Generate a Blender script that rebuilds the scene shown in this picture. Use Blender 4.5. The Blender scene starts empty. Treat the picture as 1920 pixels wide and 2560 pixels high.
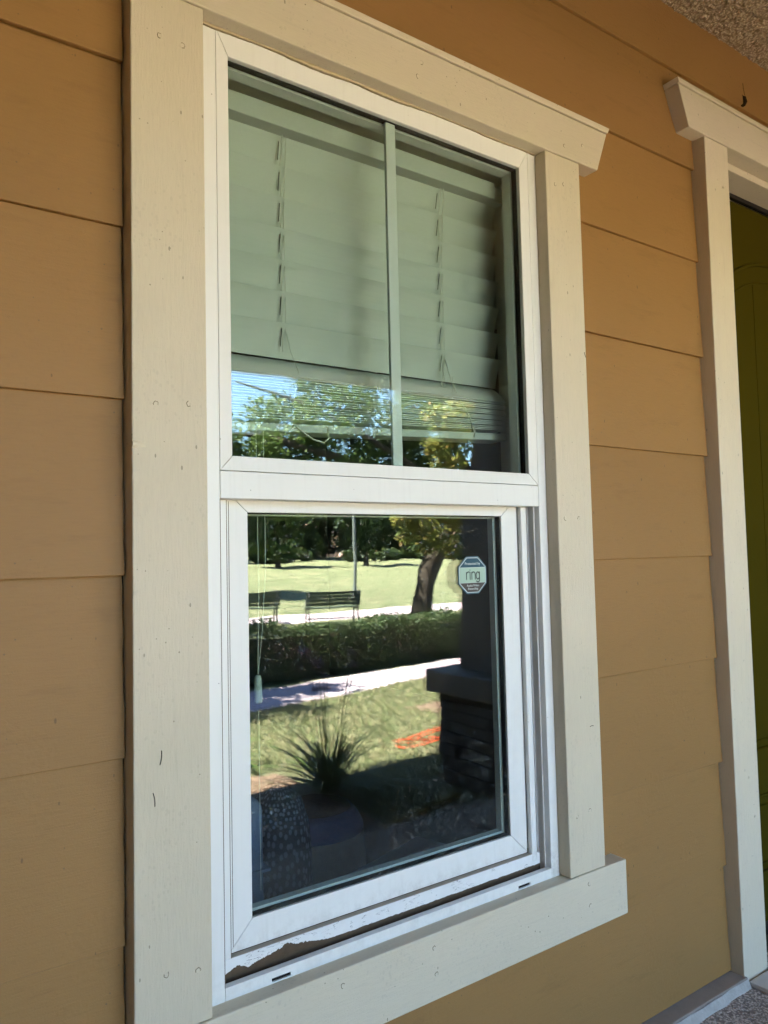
import bpy, bmesh, math, random
import numpy as np
from mathutils import Vector, Matrix
random.seed(7); rng = np.random.default_rng(11)
sc = bpy.context.scene
COL = sc.collection
R = math.radians

# ------------------------------------------------------------------ camera
cam_d = bpy.data.cameras.new('camera'); cam = bpy.data.objects.new('camera', cam_d); COL.objects.link(cam)
CY, CP, CR = R(-35.1976), R(3.2398), R(1.300)
ROT = (Matrix.Rotation(CY, 3, 'Z') @ Matrix.Rotation(CP, 3, 'X') @ Matrix.Rotation(CR, 3, 'Y'))
cam.matrix_world = Matrix.Translation((-0.4422, -1.0817, 0.6617)) @ (ROT @ Matrix.Rotation(R(90), 3, 'X')).to_4x4()
cam_d.sensor_fit = 'VERTICAL'; cam_d.sensor_height = 24.0
cam_d.lens = 24.0 * 1907.365 / 2560.0
cam_d.dof.use_dof = True; cam_d.dof.focus_distance = 1.42; cam_d.dof.aperture_fstop = 8.5
cam_d.clip_start = 0.02; cam_d.clip_end = 1500
sc.camera = cam

# ------------------------------------------------------------------ sky and sun
SUN_EL, SUN_AZ = 61.0, (-0.92, -0.32)          # direction towards the sun: high, from the left, a little in front of the house
sd = Vector((SUN_AZ[0], SUN_AZ[1], 0)).normalized() * math.cos(R(SUN_EL)); sd.z = math.sin(R(SUN_EL))
w = bpy.data.worlds.new('World'); sc.world = w; w.use_nodes = True
nt = w.node_tree; nt.nodes.clear()
sky = nt.nodes.new('ShaderNodeTexSky'); sky.sky_type = 'NISHITA'; sky.sun_disc = False
sky.sun_elevation = R(SUN_EL); sky.sun_rotation = math.atan2(sd.x, sd.y)
sky.air_density = 1.0; sky.dust_density = 0.1; sky.ozone_density = 3.0; sky.altitude = 900
bg = nt.nodes.new('ShaderNodeBackground'); bg.inputs[1].default_value = 0.05
wo = nt.nodes.new('ShaderNodeOutputWorld')
nt.links.new(sky.outputs[0], bg.inputs[0]); nt.links.new(bg.outputs[0], wo.inputs[0])
sl = bpy.data.lights.new('sun', 'SUN'); sl.energy = 5.0; sl.angle = R(0.53); sl.color = (1.0, 0.94, 0.83)
so = bpy.data.objects.new('sun', sl); COL.objects.link(so)
so.rotation_euler = (-sd).to_track_quat('-Z', 'Y').to_euler()
sc.view_settings.view_transform = 'Standard'; sc.view_settings.look = 'None'
sc.view_settings.exposure = 5.30; sc.view_settings.gamma = 1.0; sc.view_settings.use_curve_mapping = False
sc.render.engine = 'CYCLES'
cy = sc.cycles
cy.max_bounces = 14; cy.diffuse_bounces = 6; cy.glossy_bounces = 6; cy.transparent_max_bounces = 32; cy.transmission_bounces = 8
cy.caustics_reflective = False; cy.caustics_refractive = False

# ------------------------------------------------------------------ materials
class NT:
    def __init__(s, name):
        s.m = bpy.data.materials.new(name); s.m.use_nodes = True
        s.t = s.m.node_tree; s.t.nodes.clear()
        s.out = s.n('OutputMaterial')
    def n(s, k, **kw):
        nd = s.t.nodes.new('ShaderNode' + k)
        for a, v in kw.items():
            if a == 'i':
                for kk, vv in v.items():
                    if hasattr(vv, 'is_output'): s.t.links.new(vv, nd.inputs[kk])
                    else: nd.inputs[kk].default_value = vv
            else: setattr(nd, a, v)
        return nd
    def link(s, a, b): s.t.links.new(a, b)
    def coord(s, scale=(1, 1, 1), kind='Object', loc=(0, 0, 0)):
        tc = s.n('TexCoord')
        mp = s.n('Mapping', i={'Scale': scale, 'Location': loc}); s.link(tc.outputs[kind], mp.inputs[0])
        return mp.outputs[0]
    def noise(s, vec, scale, detail=4, rough=.55):
        nd = s.n('TexNoise', i={'Scale': scale, 'Detail': detail, 'Roughness': rough}); s.link(vec, nd.inputs['Vector'])
        return nd.outputs[0]
    def vor(s, vec, scale, feature='F1', rand=1.0):
        nd = s.n('TexVoronoi', feature=feature, i={'Scale': scale, 'Randomness': rand}); s.link(vec, nd.inputs['Vector'])
        return nd
    def mth(s, op, a, b=0.0, c=0.0, clamp=False):
        nd = s.n('Math', operation=op, use_clamp=clamp, i={0: a, 1: b, 2: c}); return nd.outputs[0]
    def ramp(s, f, stops):
        nd = s.n('ValToRGB'); s.link(f, nd.inputs[0]); e = nd.color_ramp.elements
        while len(e) < len(stops): e.new(.5)
        for k, (p, c) in enumerate(stops):
            e[k].position = p; e[k].color = (*c, 1) if len(c) == 3 else c
        return nd.outputs[0]
    def mix(s, f, a, b, mode='MIX'):
        nd = s.n('MixRGB', blend_type=mode)
        for k, v in ((0, f), (1, a), (2, b)):
            if hasattr(v, 'is_output'): s.link(v, nd.inputs[k])
            elif k == 0: nd.inputs[0].default_value = v
            else: nd.inputs[k].default_value = (*v, 1)
        return nd.outputs[0]
    def bump(s, h, strength, dist, prev=None):
        nd = s.n('Bump', i={'Strength': strength, 'Distance': dist, 'Height': h})
        if prev is not None: s.link(prev, nd.inputs['Normal'])
        return nd.outputs[0]
    def pr(s, col, rough=.5, normal=None, spec=.4, **kw):
        p = s.n('BsdfPrincipled', i={'Roughness': rough, 'Specular IOR Level': spec})
        if hasattr(col, 'is_output'): s.link(col, p.inputs['Base Color'])
        else: p.inputs['Base Color'].default_value = (*col, 1)
        if normal is not None: s.link(normal, p.inputs['Normal'])
        for k, v in kw.items(): p.inputs[k].default_value = v
        return p.outputs[0]
    def done(s, sh): s.link(sh, s.out.inputs[0]); return s.m

def simple(name, col, rough=.5, spec=.4, nz=0.0, nscale=40, bump=0.0, bscale=200, **kw):
    t = NT(name); v = t.coord()
    c = col
    if nz:
        f = t.noise(v, nscale)
        c = t.mix(f, tuple(x * (1 - nz) for x in col), tuple(min(1, x * (1 + nz)) for x in col))
    nrm = t.bump(t.noise(v, bscale, 3), bump, .002) if bump else None
    return t.done(t.pr(c, rough, nrm, spec, **kw))

def painted(name, col, grain, rough=.55, specks=.5, bump=.35, dirt=(.10, .075, .045), blot=.07, smear=.0):
    """house paint over wood: brush streaks along the grain, pinholes, specks of dirt, blotches"""
    t = NT(name); v = t.coord(); g = t.coord(grain)
    big = t.noise(v, 3.5, 5); str_ = t.noise(g, 60, 6, .65); fine = t.noise(v, 420, 3)
    c = t.mix(big, tuple(x * (1 - blot) for x in col), tuple(min(.95, x * (1 + blot)) for x in col))
    c = t.mix(t.mth('MULTIPLY', t.ramp(str_, [(.35, (1, 1, 1)), (.55, (0, 0, 0))]), .10), c, tuple(x * .55 for x in col))
    vo = t.vor(v, 62); sp = t.mth('LESS_THAN', vo.outputs['Distance'], t.mth('MULTIPLY', t.noise(v, 9, 2), .13))
    pres = t.mth('GREATER_THAN', t.noise(v, 14, 3), .53)
    c = t.mix(t.mth('MULTIPLY', t.mth('MULTIPLY', sp, pres), specks), c, dirt)
    vo2 = t.vor(t.coord((1, 1, .45)), 34); sp2 = t.mth('LESS_THAN', vo2.outputs['Distance'], t.mth('MULTIPLY', t.noise(v, 5, 2), .095))
    c = t.mix(t.mth('MULTIPLY', sp2, specks * .9), c, tuple(x * .5 for x in dirt))
    ob = t.n('ObjectInfo'); rv = t.mth('ADD', .955, t.mth('MULTIPLY', ob.outputs['Random'], .09))
    hs = t.n('HueSaturation', i={'Value': rv}); t.link(c, hs.inputs['Color']); c = hs.outputs[0]
    vo4 = t.vor(t.coord((1, 1, .7)), 135); fp = t.mth('LESS_THAN', vo4.outputs['Distance'], t.mth('MULTIPLY', t.noise(v, 45, 2), .5)); cl = t.mth('GREATER_THAN', t.noise(t.coord((1, 1, .6)), 11, 4, .6), .57)
    c = t.mix(t.mth('MULTIPLY', t.mth('MULTIPLY', fp, cl), specks * (.10 if smear else .24)), c, tuple(x * .5 for x in col))
    if smear:
        sm = t.ramp(t.noise(t.coord((2.2, 1, 11)), 2.6, 6, .68), [(.56, (0, 0, 0)), (.70, (1, 1, 1))])
        c = t.mix(t.mth('MULTIPLY', sm, smear), c, tuple(x * .62 for x in col))
        vo3 = t.vor(v, 9); sp3 = t.mth('LESS_THAN', vo3.outputs['Distance'], .018); c = t.mix(t.mth('MULTIPLY', sp3, .8), c, dirt)
    else:
        sc_ = t.ramp(t.noise(g, 9, 6, .72), [(.58, (0, 0, 0)), (.74, (1, 1, 1))])
        c = t.mix(t.mth('MULTIPLY', sc_, .30), c, tuple(x * .66 for x in col))
    h = t.mth('ADD', t.mth('MULTIPLY', str_, .9), t.mth('MULTIPLY', fine, .55))
    n1 = t.bump(h, bump, .0016)
    n2 = t.bump(t.mth('MULTIPLY', t.vor(v, 130).outputs['Distance'], t.mth('GREATER_THAN', t.noise(v, 8, 3), .56)), .25, .001, n1)
    return t.done(t.pr(c, rough, n2, .35))

M = {}
M['siding'] = painted('siding_paint', (.284, .150, .045), (.6, 1, 7), .58, .55, .30, blot=.07, smear=.30)
M['blocker'] = painted('dark_blocker_paint', (.075, .046, .026), (1, .6, 7), .6, .3, .2)  # kept dark so the added left wall throws little light back
M['trim_v'] = painted('trim_paint_vertical', (.61, .53, .385), (9, 9, .7), .55, .55, .55)
M['lamp'] = simple('lamp_paint', (.13, .14, .13), .5, .3)
M['trim_h'] = painted('trim_paint_horizontal', (.61, .53, .385), (.7, 9, 9), .55, .6, .55)

def vinyl(name, dirty):
    t = NT(name); v = t.coord()
    c = t.mix(t.noise(v, 6, 4), (.715, .705, .66), (.765, .755, .715))
    st = t.noise(t.coord((40, 40, 1.5)), 3, 5)
    c = t.mix(t.mth('MULTIPLY', t.ramp(st, [(.52, (0, 0, 0)), (.75, (1, 1, 1))]), .10), c, (.42, .39, .33))
    vo = t.vor(v, 34); sp = t.mth('LESS_THAN', vo.outputs['Distance'], t.mth('MULTIPLY', t.noise(v, 12, 2), .055))
    c = t.mix(t.mth('MULTIPLY', sp, .75), c, (.12, .10, .08))
    sx = t.n('SeparateXYZ'); tc = t.n('TexCoord'); t.link(tc.outputs['Object'], sx.inputs[0])
    low = t.mth('SUBTRACT', 1.0, t.mth('MULTIPLY', t.mth('SUBTRACT', sx.outputs[2], .035), 28.0), clamp=True)
    g = t.mth('MULTIPLY', t.ramp(t.noise(v, 48, 6, .7), [(.42, (0, 0, 0)), (.70, (1, 1, 1))]), t.mth('ADD', t.mth('MULTIPLY', low, .40), .05))
    c = t.mix(t.mth('MULTIPLY', g, dirty, clamp=True), c, (.20, .15, .09))
    return t.done(t.pr(c, .42, t.bump(t.noise(v, 300, 3), .08, .0008), .45))
M['vinyl'] = vinyl('white_vinyl', .35)
M['vinyl_dirty'] = vinyl('white_vinyl_dirty', 1.0)
M['stopdust'] = simple('dusty_ledge', (.36, .31, .245), .85, .15, .3, 40)
M['grime_gap_shade'] = simple('grimy_track_gap_shade', (.15, .105, .062), .8, .2, .45, 60, .4, 300)  # track dirt; also colours the strips drawn in as gap shade

def peel():
    t = NT('peeling_white_stop'); tc = t.n('TexCoord'); sx = t.n('SeparateXYZ'); t.link(tc.outputs['Object'], sx.inputs[0])
    v = t.coord()
    x, z = sx.outputs[0], sx.outputs[2]
    n1 = t.noise(t.coord((1, 0, 0)), 38, 5, .6)
    hump = t.mth('MULTIPLY', t.mth('SMOOTH_MIN', 1.0, 1.0), 0.0)
    # more paint has gone between 9 and 24 cm from the left jamb
    d = t.mth('ABSOLUTE', t.mth('SUBTRACT', x, .150)); hump = t.mth('MULTIPLY', t.mth('SUBTRACT', .075, d), .17)
    d2 = t.mth('ABSOLUTE', t.mth('SUBTRACT', x, .062)); h2 = t.mth('MULTIPLY', t.mth('SUBTRACT', .020, d2), .42)
    hump = t.mth('MAXIMUM', t.mth('MAXIMUM', hump, h2), 0.0)
    rag = t.mth('MULTIPLY', t.mth('SUBTRACT', t.noise(t.coord((1, 0, 0)), 130, 6, .7), .5), t.mth('ADD', .004, t.mth('MULTIPLY', hump, .9)))
    edge = t.mth('ADD', t.mth('ADD', t.mth('ADD', .0225, rag), hump), t.mth('MULTIPLY', t.mth('SUBTRACT', n1, .35), t.mth('ADD', .006, t.mth('MULTIPLY', hump, 1.3))))
    m = t.mth('LESS_THAN', z, edge)
    crk = t.n('TexWave', i={'Scale': 9.0, 'Distortion': 14.0, 'Detail': 4.0, 'Detail Scale': 2.5}); t.link(t.coord((1, 1, 9)), crk.inputs[0])
    ck = t.mth('MULTIPLY', t.mth('GREATER_THAN', crk.outputs['Fac'], .994), t.mth('GREATER_THAN', t.noise(v, 22, 2), .5))
    white = t.mix(t.mth('MULTIPLY', t.noise(v, 70, 5), .3), (.80, .79, .76), (.50, .46, .40))
    white = t.mix(ck, white, (.08, .06, .05))
    brown = t.mix(t.noise(v, 80, 5), (.055, .033, .017), (.13, .085, .048))
    c = t.mix(m, white, brown)
    h = t.mth('SUBTRACT', t.mth('MULTIPLY', t.mth('SUBTRACT', 1.0, m), 1.0), ck)
    return t.done(t.pr(c, .65, t.bump(h, .6, .0012), .3))
M['peel'] = peel()

def glass(name, tint, r0, spots=0.0, dust=0.0):
    t = NT(name); v = t.coord()
    lw = t.n('LayerWeight', i={'Blend': .5})
    f5 = t.mth('POWER', lw.outputs['Facing'], 5.0)
    F = t.mth('ADD', r0, t.mth('MULTIPLY', f5, 1 - r0))
    tr = t.n('BsdfTransparent', i={'Color': (*tint, 1)})
    wob = t.bump(t.noise(t.coord((1, 1, 1.6)), 5.0, 2), .05, .004)
    gl = t.n('BsdfGlossy', i={'Roughness': .0, 'Color': (.97, 1.0, .98, 1)}); t.link(wob, gl.inputs['Normal'])
    mx = t.n('MixShader'); t.link(F, mx.inputs[0]); t.link(tr.outputs[0], mx.inputs[1]); t.link(gl.outputs[0], mx.inputs[2])
    sh = mx.outputs[0]
    if spots:
        mask = None
        for sc_, seed, thr in ((95, 0, .25), (150, 3.3, .30), (60, 7.7, .20)):
            vo = t.vor(t.coord((1, .02, .85), loc=(seed, 0, seed)), sc_)
            d = vo.outputs['Distance']
            ring = t.mth('MULTIPLY', t.mth('LESS_THAN', d, thr), t.mth('GREATER_THAN', d, thr * .68))
            sel = t.n('SeparateColor'); t.link(vo.outputs['Color'], sel.inputs[0])
            ring = t.mth('MULTIPLY', ring, t.mth('GREATER_THAN', sel.outputs[0], .62))
            mask = ring if mask is None else t.mth('MAXIMUM', mask, ring)
        area = t.ramp(t.noise(v, 4.0, 3), [(.40, (.1, .1, .1)), (.6, (1, 1, 1))])
        speck = t.mth('GREATER_THAN', t.noise(v, 900, 2), .66)
        k = t.mth('ADD', t.mth('MULTIPLY', t.mth('MULTIPLY', mask, area), spots), t.mth('MULTIPLY', speck, dust))
        df = t.n('BsdfDiffuse', i={'Color': (.55, .55, .52, 1)})
        m2 = t.n('MixShader'); t.link(k, m2.inputs[0]); t.link(sh, m2.inputs[1]); t.link(df.outputs[0], m2.inputs[2]); sh = m2.outputs[0]
    return t.done(sh)
M['glass_up'] = glass('upper_pane_glass', (.935, .967, .955), .034)
M['glass_low'] = glass('lower_pane_glass', (.935, .965, .958), .034, .10, .075)
M['glass_in'] = glass('inner_pane_glass', (.935, .967, .955), .034)
M['rubber'] = simple('black_spacer', (.012, .009, .007), .6, .2)
M['grille'] = simple('grille_bar_paint', (.50, .56, .51), .45, .3, .04)
M['blind'] = simple('blind_slat_white', (.55, .56, .51), .45, .35, .04, 12, .05, 300)
M['cord'] = simple('cord_cotton', (.60, .58, .50), .9, .1)
M['slot'] = simple('cord_slot_dark', (.03, .028, .02), .8, .1)
M['tassel'] = simple('cream_tassel', (.46, .48, .39), .5, .4)
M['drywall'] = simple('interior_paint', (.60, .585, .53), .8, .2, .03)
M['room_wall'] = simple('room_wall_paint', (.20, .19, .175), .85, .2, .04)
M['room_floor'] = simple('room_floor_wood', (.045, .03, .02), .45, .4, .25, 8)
M['door'] = simple('olive_door_paint', (.047, .036, .001), .85, .06, .10, 5, .08, 120)
M['bristle'] = simple('dark_bristle', (.02, .018, .015), .7, .2)
M['st_teal'] = simple('sticker_teal', (.010, .065, .10), .45); M['st_rim'] = simple('sticker_rim', (.03, .10, .14), .45)
M['st_mint'] = simple('sticker_mint', (.36, .49, .39), .45); M['st_dark'] = simple('sticker_dark', (.06, .05, .045), .45)
M['st_ink'] = simple('sticker_ink', (.04, .05, .045), .5); M['st_white'] = simple('sticker_white', (.62, .72, .68), .5)

def stucco(name, a, b, scale, dist):
    t = NT(name); v = t.coord()
    vo = t.vor(v, scale); n = t.noise(v, scale * .6, 5, .65)
    h = t.mth('ADD', t.mth('MULTIPLY', t.mth('SUBTRACT', 1.0, vo.outputs['Distance']), .7), n)
    c = t.mix(t.ramp(h, [(.75, (0, 0, 0)), (1.1, (1, 1, 1))]), a, b)
    c = t.mix(t.mth('MULTIPLY', t.noise(v, 3, 4), .35), c, tuple(x * .6 for x in a))
    return t.done(t.pr(c, .9, t.bump(h, 1.0, dist), .15))
M['popcorn'] = stucco('sprayed_ceiling_texture', (.34, .245, .145), (.66, .53, .36), 150, .006)
M['pebble'] = stucco('pebbled_floor_coating', (.27, .225, .19), (.72, .62, .52), 190, .004)
M['ledge'] = simple('ledge_paint', (.30, .245, .195), .75, .25, .18, 30, .5, 160)
M['ledge_front'] = simple('rough_ledge_front', (.42, .385, .33), .85, .2, .25, 60, 1.0, 120)
M['landing'] = simple('landing_paint', (.52, .47, .41), .7, .3, .08, 12, .4, 140)
M['web'] = simple('dirt_clot', (.035, .022, .012), .95, .05)

def grass_mat():
    t = NT('lawn_grass'); v = t.coord()
    f = t.noise(v, .9, 6, .6); g = t.noise(v, 28, 4, .7); q = t.noise(v, 160, 3)
    f = t.mth('ADD', t.mth('MULTIPLY', f, .6), t.mth('MULTIPLY', t.noise(v, 4.5, 5, .65), .4))
    c = t.ramp(f, [(.38, (.098, .115, .062)), (.50, (.155, .158, .092)), (.60, (.31, .26, .17))])
    c = t.mix(t.mth('MULTIPLY', g, .55), c, (.085, .115, .040))
    c = t.mix(t.ramp(q, [(.5, (0, 0, 0)), (.75, (1, 1, 1))]), c, (.34, .32, .18))
    return t.done(t.pr(c, .9, t.bump(t.mth('ADD', g, q), 1.0, .03), .1))
M['grass'] = grass_mat()
M['mulch'] = stucco('bark_mulch', (.10, .06, .04), (.34, .23, .17), 55, .02)
M['path'] = simple('concrete_path', (.37, .285, .315), .85, .2, .12, 5, .4, 80)
def leaf_mat(name, cols, trans=.35):
    t = NT(name); g = t.n('NewGeometry')
    c = t.ramp(g.outputs['Random Per Island'], [(k / (len(cols) - 1), cc) for k, cc in enumerate(cols)])
    d = t.pr(c, .55, None, .3)
    tl = t.n('BsdfTranslucent'); t.link(c, tl.inputs[0])
    mx = t.n('MixShader', i={0: trans}); t.link(d, mx.inputs[1]); t.link(tl.outputs[0], mx.inputs[2])
    return t.done(mx.outputs[0])
M['leaf_a'] = leaf_mat('leaves_green', [(.040, .070, .018), (.075, .120, .028), (.12, .16, .045), (.065, .10, .028)], .42)
M['leaf_b'] = leaf_mat('leaves_sun_tinted', [(.08, .12, .03), (.20, .21, .05), (.32, .27, .07), (.13, .16, .04), (.27, .16, .06)], .5)  # yellow of sunlight put into the leaf colour
M['leaf_c'] = leaf_mat('leaves_dark', [(.018, .036, .012), (.034, .058, .018), (.05, .075, .022)])
M['hedge'] = leaf_mat('hedge_leaves', [(.020, .042, .012), (.038, .066, .018), (.055, .085, .022), (.08, .075, .03)], .2)
M['strap'] = leaf_mat('strap_leaves', [(.04, .075, .018), (.07, .11, .025), (.11, .13, .04)], .25)
M['bark'] = simple('tree_bark', (.050, .038, .030), .9, .1, .4, 14, 1.0, 30)
M['bench'] = simple('bench_green_paint', (.030, .042, .026), .5, .4, .1)
M['iron'] = simple('black_iron', (.02, .02, .02), .5, .4)
M['post_paint'] = simple('column_paint', (.17, .145, .13), .6, .3, .06)
M['stone'] = simple('ledge_stone', (.11, .09, .078), .85, .2, .45, 9, .8, 60)
M['orange'] = simple('orange_plastic', (.75, .085, .03), .45, .4)
M['yellow'] = simple('yellow_plastic', (.48, .33, .04), .5, .4)
M['flower'] = simple('faded_flower', (.42, .30, .48), .8, .1, .2)
M['house_wall'] = simple('far_wall_pink', (.62, .46, .42), .85, .2, .05, .6)
M['house_roof'] = simple('far_roof_tile', (.20, .12, .095), .85, .2, .2, 3)
M['far_glass'] = simple('far_window_glass', (.03, .035, .04), .1, .5)
M['roof'] = simple('porch_roof_shingle', (.12, .10, .085), .9, .1, .3, 12)
M['fabric'] = simple('grey_blue_fabric', (.20, .22, .30), .9, .1, .08, 60, .3, 500)
def dotted():
    t = NT('dotted_weave'); tc = t.n('TexCoord'); mp = t.n('Mapping', i={'Scale': (44, 46, 1)}); t.link(tc.outputs['UV'], mp.inputs[0])
    vo = t.n('TexVoronoi', i={'Scale': 1.0, 'Randomness': .6}, voronoi_dimensions='2D'); t.link(mp.outputs[0], vo.inputs['Vector'])
    d = t.mth('LESS_THAN', vo.outputs['Distance'], .30)
    c = t.mix(d, (.014, .014, .018), (.11, .11, .135))
    return t.done(t.pr(c, .7, t.bump(d, .5, .004), .3))
M['dotted'] = dotted()
M['pouf'] = simple('dark_brown_fabric', (.045, .034, .032), .9, .1, .2, 90, .6, 250)
M['band'] = simple('blue_band', (.10, .105, .21), .7, .3, .1)
M['paper'] = simple('pale_box', (.46, .47, .58), .8, .2, .04)
M['white_panel'] = simple('white_panel', (.62, .62, .62), .6, .3, .03)

# ------------------------------------------------------------------ builders
def tag(o, label=None, cat=None, group=None, kind=None):
    if label: o['label'] = label
    if cat: o['category'] = cat
    if group: o['group'] = group
    if kind: o['kind'] = kind
    return o
def empty(name, loc=(0, 0, 0), rz=0.0, label=None, cat=None, group=None, kind=None):
    o = bpy.data.objects.new(name, None); COL.objects.link(o); o.location = loc; o.rotation_euler = (0, 0, rz)
    o.empty_display_size = .1
    return tag(o, label, cat, group, kind)
class MB:
    def __init__(s): s.v = []; s.f = []
    def add(s, vs, fs):
        b = len(s.v); s.v += [tuple(p) for p in vs]; s.f += [tuple(b + i for i in f) for f in fs]; return s
    def box(s, x0, x1, y0, y1, z0, z1):
        return s.add([(x0,y0,z0),(x1,y0,z0),(x1,y1,z0),(x0,y1,z0),(x0,y0,z1),(x1,y0,z1),(x1,y1,z1),(x0,y1,z1)],
                     [(0,3,2,1),(4,5,6,7),(0,1,5,4),(1,2,6,5),(2,3,7,6),(3,0,4,7)])
    def prism(s, poly, y0, y1):
        """poly: (x,z) counter-clockwise seen from -y; extruded y0..y1 (numbers or functions of x,z)"""
        n = len(poly); F = (lambda y: y if callable(y) else (lambda x, z: y))
        a, b = F(y0), F(y1)
        vs = [(x, a(x, z), z) for x, z in poly] + [(x, b(x, z), z) for x, z in poly]
        return s.add(vs, [tuple(range(n)), tuple(range(2*n-1, n-1, -1))] + [((i+1) % n, i, n+i, n+(i+1) % n) for i in range(n)])
    def tube(s, pts, r, seg=8, cap=True):
        pts = [Vector(p) for p in pts]; n = len(pts); rr = r if isinstance(r, (list, tuple)) else [r]*n
        up = Vector((0, 0, 1)); vs = []
        for i, p in enumerate(pts):
            d = (pts[min(i+1, n-1)] - pts[max(i-1, 0)]).normalized()
            a = d.cross(up) if abs(d.z) < .95 else d.cross(Vector((0, 1, 0)))
            a.normalize(); b = d.cross(a)
            vs += [p + (a*math.cos(t) + b*math.sin(t))*rr[i] for t in [2*math.pi*k/seg for k in range(seg)]]
        fs = [(i*seg+k, i*seg+(k+1) % seg, (i+1)*seg+(k+1) % seg, (i+1)*seg+k) for i in range(n-1) for k in range(seg)]
        if cap: fs += [tuple(range(seg-1, -1, -1)), tuple(range((n-1)*seg, n*seg))]
        return s.add(vs, fs)
    def lathe(s, prof, c=(0, 0, 0), seg=32):
        vs = [(c[0]+r*math.cos(2*math.pi*k/seg), c[1]+r*math.sin(2*math.pi*k/seg), c[2]+z) for r, z in prof for k in range(seg)]
        n = len(prof)
        fs = [(i*seg+k, i*seg+(k+1) % seg, (i+1)*seg+(k+1) % seg, (i+1)*seg+k) for i in range(n-1) for k in range(seg)]
        fs += [tuple(range(seg-1, -1, -1)), tuple(range((n-1)*seg, n*seg))]
        return s.add(vs, fs)
    def mesh(s, name):
        me = bpy.data.meshes.new(name); me.from_pydata(s.v, [], s.f); return me
    def build(s, name, mat, parent=None, bevel=0.0, smooth=False, kind=None, seg=2, jitter=0.0):
        me = s.mesh(name); bm = bmesh.new(); bm.from_mesh(me)
        bmesh.ops.recalc_face_normals(bm, faces=bm.faces)
        if bevel:
            bmesh.ops.bevel(bm, geom=[e for e in bm.edges if len(e.link_faces) == 2 and e.calc_face_angle(0) > .6],
                            offset=bevel, segments=seg, affect='EDGES', profile=.5, clamp_overlap=True)
        bm.to_mesh(me); bm.free()
        if smooth: me.polygons.foreach_set('use_smooth', [True]*len(me.polygons))
        me.materials.append(mat)
        o = bpy.data.objects.new(name, me); COL.objects.link(o)
        if parent is not None:
            o.parent = parent
        if kind: o['kind'] = kind
        return o
def box(name, mat, parent, x0, x1, y0, y1, z0, z1, bevel=0.0, **kw):
    return MB().box(x0, x1, y0, y1, z0, z1).build(name, mat, parent, bevel, **kw)
def copy_tree(o, parent=None):
    c = o.copy(); COL.objects.link(c); c.parent = parent
    for ch in list(o.children): copy_tree(ch, c)
    return c

# ================================================================== THE SETTING
# ground profile, falling gently away from the house and rising again to the far trees
PROF = [(2.0, -.55), (-2.5, -.55), (-6, -.75), (-10, -1.15), (-25, -1.25), (-75, .45), (-400, .9)]
PY = [-a for a, _ in PROF]; PZ = [b for _, b in PROF]
def gh(y): return float(np.interp(-y, PY, PZ))
def strip(name, mat, x0, x1, ya, yb, dz, nx=2, ny=20, kind='structure', wob=0.0):
    """a ground-hugging sheet between the lines y=ya(x) and y=yb(x)"""
    A = ya if callable(ya) else (lambda x: ya); B = yb if callable(yb) else (lambda x: yb)
    vs = []; fs = []
    for i in range(nx+1):
        x = x0 + (x1-x0)*i/nx
        wa, wb = random.uniform(-wob, wob), random.uniform(-wob, wob)
        for j in range(ny+1):
            t = j/ny; y = (A(x)+wa)*(1-t) + (B(x)+wb)*t
            vs.append((x, y, gh(y)+dz))
    for i in range(nx):
        for j in range(ny):
            a = i*(ny+1)+j; fs.append((a, a+1, a+ny+2, a+ny+1))
    return MB().add(vs, fs).build(name, mat, None, kind=kind)
# ground: one sheet to the horizon
ys = [60, 20, 2, -1, -2.5, -3.2, -4, -5, -6, -7, -8, -9, -10, -13, -17, -21, -25, -35, -45, -55, -65, -75, -110, -200, -400]
g = MB(); xs = [-400, -120, -40, -15, -5, 0, 5, 10, 20, 40, 80, 160, 400]
g.add([(x, y, gh(y)) for y in ys for x in xs], [(j*len(xs)+i, j*len(xs)+i+1, (j+1)*len(xs)+i+1, (j+1)*len(xs)+i) for j in range(len(ys)-1) for i in range(len(xs)-1)])
g.build('lawn', M['grass'], None, kind='structure')
NEARP = lambda x: -4.28 - .262*x
HEDGE = lambda x: -6.22 - .225*x
strip('garden_path', M['path'], -1.30, 16, NEARP, lambda x: NEARP(x)-1.45, .006, 28, 6)
strip('park_path', M['path'], -30, 70, -18.35, -21.2, .006, 10, 8)
strip('mulch_bed', M['mulch'], -1.3, 1.55, -1.31, -2.75, .008, 40, 8, wob=.05)
strip('column_bed', M['mulch'], 3.45, 7.0, lambda x: -2.4, lambda x: -4.0-.12*(x-3), .008, 30, 8, wob=.06)

# porch floor
po = MB().box(-5, 5.2, -1.30, .055, -.56, -.41).build('porch_floor', M['pebble'], None, .004, kind='structure')

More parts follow.
